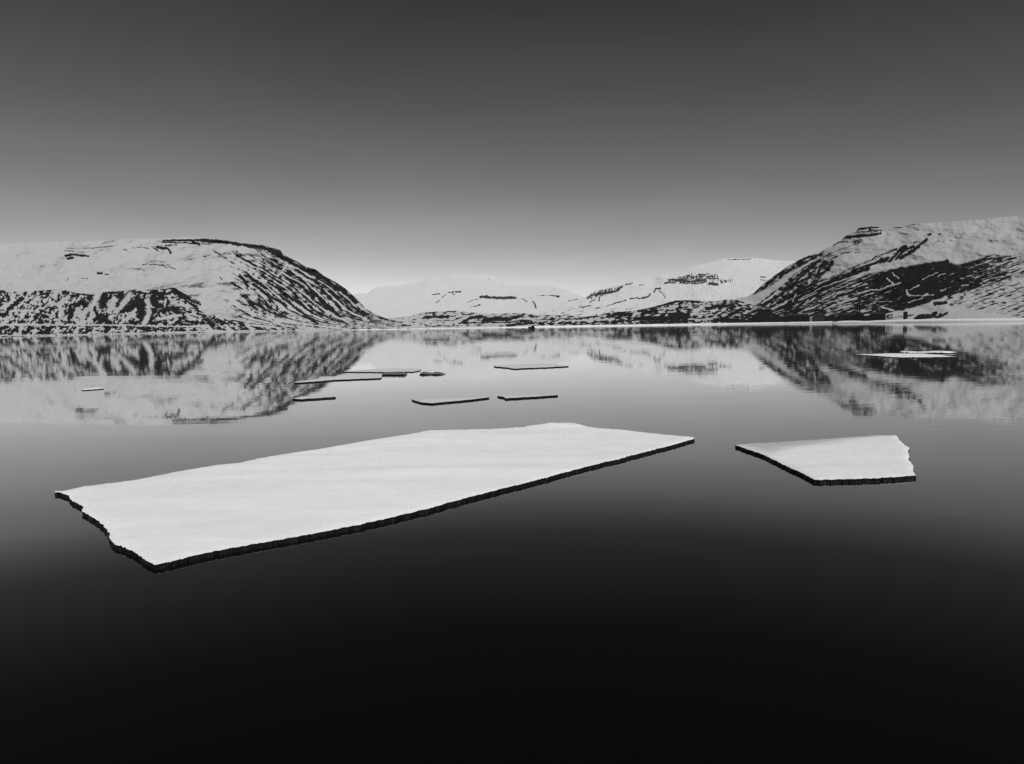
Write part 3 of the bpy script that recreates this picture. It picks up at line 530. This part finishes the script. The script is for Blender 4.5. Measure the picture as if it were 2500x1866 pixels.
floe(big, 0.085, 'huge white snow covered ice floe stretching across the foreground', .24, 2.6, 1.0, .06, 3,
     mound=[(1385, 1041, 2.2, .5, .16), (900, 1160, 2.5, .5, .05), (1080, 1150, 3.2, .35, .06), (700, 1118, 2.4, .35, .05)])
floe([(1795, 1086.5), (1827, 1083), (1904, 1079), (2007, 1072), (2136, 1063), (2188, 1063), (2190, 1066, 1.6), (2196, 1076, 1.6), (2208, 1086, 1.6), (2220, 1093, 1.6), (2217, 1104, 1.6), (2220, 1115, 1.6), (2217, 1120, 1.6), (2221, 1126, 1.6), (2230, 1138, 1.6), (2229, 1148, 1.6), (2232, 1156, 1), (2237, 1161), (2136, 1167.6), (2059, 1170), (1989, 1171.5), (1956, 1153.5), (1930, 1143), (1866, 1111)],
     0.085, 'mid sized ice floe with a grey wet corner, right of the largest floe', .22, 2.4, .9, .03, 5, wet=[(1795, 1090), (1885, 1112), (1925, 1098), (1975, 1088), (2050, 1082), (2140, 1067), (2190, 1060), (1990, 1060), (1800, 1078)])
SM = dict(step=2.0, jit=.35, relief=.01, cover=M_THIN)
floe([(836, 908), (841, 907), (904, 902), (959, 899.5), (1015, 900.5), (1028, 902), (1024, 905), (1007, 908), (989, 907.5), (931, 908.5)], .07, 'long thin ice floe behind the dark ice block, farthest of the left cluster', 1.0, seed=11, **SM)
floe([(717, 934), (728, 931), (778, 924.5), (779, 920), (817, 919), (837, 913), (931, 912), (933, 918), (929, 923), (904, 924), (817, 927.5), (774, 931), (722, 934.6)], .085, 'long ice floe with a stepped back edge ending at the dark ice block', .9, seed=12, **SM)
floe([(714, 973), (737, 968), (783, 967.5), (818, 967.5), (820, 969), (774, 972), (735, 974.6)], .085, 'small pointed ice floe with a thick dark rim, nearest of the left cluster', .5, seed=13, **SM)
floe([(1205, 893.5), (1242, 892), (1276, 890), (1327, 887.5), (1361, 890), (1388, 893.8), (1344, 896.5), (1276, 899), (1256, 900.3), (1239, 897.5), (1210, 895.3)], .085, 'ice floe with a dark notched front standing alone near the middle of the fjord', 1.0, seed=14, **SM)
floe([(1005, 974.5), (1030, 973.5), (1073, 971.5), (1140, 968.5), (1190, 968), (1194, 970), (1150, 975.5), (1124, 978), (1073, 982.5), (1056, 984.5), (1030, 982.5), (1015, 978.5)], .08, 'curved ice floe with an upturned dark left tip in mid water', .5, seed=15, **SM)
floe([(1215, 966), (1225, 964), (1276, 963.5), (1361, 963), (1362, 964.5), (1310, 968), (1260, 971), (1234, 972.5), (1231, 969.5), (1216, 967)], .085, 'ice floe with a straight dark front and a nick at its left end', .5, seed=16, **SM)
floe([(199, 951.5), (210, 948.6), (237, 945.4), (252, 948), (253, 949), (204, 952.6)], .05, 'small white sliver of ice alone in the reflection of the left mountain', .4, seed=17, step=2.0, jit=.35, relief=.01)
floe([(2088, 865.6), (2128, 864.5), (2161, 863), (2253, 863.3), (2279, 866.3), (2306, 869), (2336, 871), (2305, 871.6), (2253, 872.5), (2194, 872.6), (2168, 871.2), (2122, 867.7)], .07, 'flat white ice floe in the dark reflection of the right mountain', 1.2, seed=18, step=2.0, jit=.35, relief=.01)
floe([(2197, 861), (2204, 859.5), (2260, 858), (2310, 858.5), (2336, 860), (2318, 862.5), (2280, 861.3), (2230, 861.8)], .10, 'narrow ice floe carrying a lump of snow behind the flat white floe', 1.2, seed=19, mound=[(2204, 860.4, 1.1, 2.2, .62), (2300, 860.5, 1.2, 2, .25)], step=2.0, jit=.35, relief=.01)
floe([(1418, 804), (1450, 803), (1492, 802.6), (1470, 803.4), (1440, 804)], .12, 'hair thin sliver of ice near the far shore right of the boat', 6.0, seed=20, **SM)
floe([(1682, 818), (1710, 817), (1738, 816.8), (1720, 817.8), (1700, 818.3)], .08, 'hair thin sliver of ice in dark water below the low shore hills', 3.0, seed=21, **SM)

# broken ice standing up in the water
def chunk(px0, px1, yb, h, label, seed, prof):
    """ridge of tilted broken slabs between two picture columns"""
    root = bpy.data.objects.new('ice_block', None); C.objects.link(root)
    x0, y0 = on_z(px0, yb, 0); x1, y1 = on_z(px1, yb, 0); a = np.array([float(x0), float(y0)]); b = np.array([float(x1), float(y1)])
    c = (a + b) / 2; root.location = (c[0], c[1], 0); tag(root, label, 'ice block', 'ice floes drifting on the fjord')
    n = 26; dep = 1.3
    V = []; r = np.random.RandomState(seed)
    for i in range(n):
        t = i / (n - 1); p = a + (b - a) * t - c; hh = h * np.interp(t, *prof)
        for (dy, z) in ((-.5, -.2), (-.5 + .1 * r.uniform(-1, 1), hh * .35), (-.38 + .1 * r.uniform(-1, 1), hh * .45), (-.3 + .1 * r.uniform(-1, 1), hh * (.85 + .12 * r.uniform(-1, 1))), (.25, hh * (1 + .08 * r.uniform(-1, 1))), (.5, hh * .5), (.5, -.2)):
            V.append((p[0], p[1] + dy * dep, z))
    k = 7; F_ = [[i * k + j, (i + 1) * k + j, (i + 1) * k + j + 1, i * k + j + 1] for i in range(n - 1) for j in range(k - 1)]
    F_ += [list(range(k))[::-1], [(n - 1) * k + j for j in range(k)]]
    mesh_np('slab', V, F_, M_CHUNK, root, smooth=False)
    rim = []
    for i in range(n):
        t = i / (n - 1); p = a + (b - a) * t - c; hh = h * np.interp(t, *prof)
        rim += [(p[0], p[1] - .5 * dep - .10 - .05 * r.rand(), -.1), (p[0], p[1] - .5 * dep - .12 - .08 * r.rand(), hh * .33), (p[0], p[1] - .5 * dep + .05, hh * .37)]
    F2 = [[i * 3 + j, (i + 1) * 3 + j, (i + 1) * 3 + j + 1, i * 3 + j + 1] for i in range(n - 1) for j in range(2)]
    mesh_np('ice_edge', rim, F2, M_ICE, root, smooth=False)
chunk(935, 991, 915.5, .24, 'rough dark grey block of broken ice between two thin floes', 31, ([0, .04, .5, .93, 1], [.7, .95, .9, 1.0, .6]))
chunk(1027, 1087, 914.5, .22, 'pair of tilted grey ice shards just right of the thin floe', 32, ([0, .1, .3, .45, .6, .8, 1], [.6, 1.0, .8, .55, .95, .8, .1]))

# ------------------------------------------------------------------ buildings by the shore
def box(x0, x1, y0, y1, z0, z1): 
    v = [(x, y, z) for z in (z0, z1) for y in (y0, y1) for x in (x0, x1)]
    return v, [[0, 2, 3, 1], [4, 5, 7, 6], [0, 1, 5, 4], [2, 6, 7, 3], [0, 4, 6, 2], [1, 3, 7, 5]]
def join(*parts):
    V, F_ = [], []
    for v, f in parts: F_ += [[i + len(V) for i in q] for q in f]; V += v
    return V, F_
def building(name, cat, xl, xr, ybase, yeave, yridge, label, wall, roof, wins=0, r=None, chim=False, gable_front=False, group=None):
    xm = (xl + xr) / 2; r = r or float(SHORE(xm)) * 1.033 + 17
    p = pt(xm, ybase, r); sc = r / FPX
    w = (xr - xl) * sc; he = (ybase - yeave) * sc; hr = (ybase - yridge) * sc; d = max(8.0, w * .45) if w > 12 else w * .9
    root = bpy.data.objects.new(name, None); C.objects.link(root); root.location = p; root.rotation_euler = (0, 0, -math.atan2(p.x, p.y)); tag(root, label, cat, group)
    V, F_ = box(-w / 2, w / 2, -d / 2, d / 2, -4, he)
    if gable_front:
        V += [(0, -d / 2, hr - .1), (0, d / 2, hr - .1)]; F_ += [[4, 5, 8], [6, 9, 7]]
        rv = [(-w / 2 - .3, -d / 2 - .4, he - .1), (0, -d / 2 - .4, hr), (w / 2 + .3, -d / 2 - .4, he - .1), (-w / 2 - .3, d / 2 + .4, he - .1), (0, d / 2 + .4, hr), (w / 2 + .3, d / 2 + .4, he - .1)]
    else:
        V += [(-w / 2, 0, hr - .1), (w / 2, 0, hr - .1)]; F_ += [[4, 8, 6], [5, 7, 9]]
        rv = [(-w / 2 - .4, -d / 2 - .3, he - .1), (-w / 2 - .4, 0, hr), (-w / 2 - .4, d / 2 + .3, he - .1), (w / 2 + .4, -d / 2 - .3, he - .1), (w / 2 + .4, 0, hr), (w / 2 + .4, d / 2 + .3, he - .1)]
    mesh_np('wall', V, F_, wall, root, smooth=False)
    rv2 = rv + [(x, y, z + .25) for x, y, z in rv]
    rf = mesh_np('roof', rv2, [[0, 1, 4, 3], [1, 2, 5, 4], [6, 9, 10, 7], [7, 10, 11, 8], [0, 6, 7, 1], [1, 7, 8, 2], [3, 4, 10, 9], [4, 5, 11, 10], [0, 3, 9, 6], [2, 8, 11, 5]], roof, root, smooth=False)
    for i in range(wins):
        cx = -w / 2 + w * (i + .5) / wins
        v, f = box(cx - .7, cx + .7, -d / 2 - .06, -d / 2 + .02, he * .45, he * .45 + 1.5); mesh_np('window', v, f, M_GLASS, root, smooth=False)
    if chim:
        v, f = box(w * .2 - .5, w * .2 + .5, -.5, .5, hr * .8, hr + 1.6); mesh_np('chimney', v, f, M_STACK, rf, smooth=False)
    return root
building('house', 'house', 1808, 1817, 777, 770, 764.5, 'small house with a pale snowy gable, leftmost of the shore buildings', M_GREYWALL, M_SNOWROOF, 2, gable_front=True)
building('warehouse', 'warehouse', 1928, 1968, 787, 773, 768.5, 'long low dark warehouse left of the small white hut', M_DARKWALL, M_ROOF, 4)
building('hut', 'hut', 1977.5, 1982.5, 783, 776, 774.2, 'tiny white hut between two long shore buildings', M_LIGHT, M_LIGHT, 0)
building('shed', 'shed', 1989, 2011, 784, 773, 769.5, 'grey shed with a pale wall right of the tiny white hut', M_GREYWALL, M_ROOF, 3)
building('warehouse', 'warehouse', 2052, 2102, 784, 771, 766.5, 'long dark warehouse at the foot of the two tall stacks', M_DARKWALL, M_ROOF, 5)
building('warehouse', 'warehouse', 2127, 2157, 782, 769, 765, 'tall dark warehouse at the left edge of the white snow slope', M_DARKWALL, M_ROOF, 3, chim=True)
building('house', 'house', 2206.5, 2214.5, 774, 764.5, 762.5, 'small dark square house standing alone on the white snow slope', M_DARKWALL, M_ROOF, 1, gable_front=True)
def stack(x, ytop, ybase, rad, label):
    r = float(SHORE(x)) * 1.03 + 15; p = pt(x, ybase, r); h = (ybase - ytop) * r / FPX
    root = bpy.data.objects.new('chimney_stack', None); C.objects.link(root); root.location = p; tag(root, label, 'chimney stack', 'tall stacks by the shore')
    def tube(prof, k=14):
        V = [(q * math.cos(2 * math.pi * i / k), q * math.sin(2 * math.pi * i / k), z) for q, z in prof for i in range(k)]
        F_ = [[j * k + i, j * k + (i + 1) % k, (j + 1) * k + (i + 1) % k, (j + 1) * k + i] for j in range(len(prof) - 1) for i in range(k)]
        return V, F_ + [[(len(prof) - 1) * k + i for i in range(k)]]
    mesh_np('shaft', *tube([(rad * 1.25, -4), (rad, h * .5), (rad * .85, h)]), M_STACK, root)
    mesh_np('collar', *tube([(rad * .9, h - 1.2), (rad * 1.15, h - 1), (rad * 1.15, h + .3), (rad * .6, h + .3)]), M_STACK, root)
stack(2092.5, 746, 772, 1.1, 'shorter dark stack, left one of the pair behind the warehouse')
stack(2098.3, 737, 772, 1.3, 'taller dark stack, right one of the pair behind the warehouse')

# ------------------------------------------------------------------ boat before the far shore
def boat():
    xl, xr, yw = 1273, 1310, 803.2
    X, Y = on_z((xl + xr) / 2, yw, 0); r = math.hypot(float(X), float(Y)); L_ = (xr - xl) * r / FPX; s = r / FPX
    root = bpy.data.objects.new('boat', None); C.objects.link(root); root.location = (float(X), float(Y), 0); root.rotation_euler = (0, 0, -math.atan2(float(X), float(Y)))
    tag(root, 'small dark boat lying before the white far shore', 'boat')
    n = 16; V = []
    for i in range(n):
        t = i / (n - 1); x = (t - .5) * L_; b = 2.4 * (1 - abs(2 * t - 1) ** 4 * .9); sh = 1.2 + 1.0 * (2 * t - 1) ** 2 * (1.3 if t < .5 else .5)
        V += [(x, -b, sh * s * .62), (x * .96, -b * .8, -.4), (x * .96, b * .8, -.4), (x, b, sh * s * .62)]
    F_ = [[i * 4 + j, i * 4 + (j + 1) % 4, i * 4 + 4 + (j + 1) % 4, i * 4 + 4 + j] for i in range(n - 1) for j in range(4)] + [[0, 3, 2, 1], [(n - 1) * 4 + j for j in range(4)]]
    mesh_np('hull', V, F_, M_HULL, root, smooth=False)
    v, f = join(box(-L_ * .05, L_ * .38, -1.6, 1.6, .5, 5.2 * s), box(L_ * .16, L_ * .36, -1.3, 1.3, 5.2 * s, 8.2 * s)); mesh_np('cabin', v, f, M_HULL, root, smooth=False)
    v, f = box(L_ * .0, L_ * .14, -1.66, -1.6, 2.6 * s, 4.2 * s); mesh_np('window', v, f, M_CABIN, root, smooth=False)
    v, f = box(-L_ * .28, -L_ * .27, -.12, .12, .5, 5.5 * s); mesh_np('mast', v, f, M_HULL, root, smooth=False)
boat()
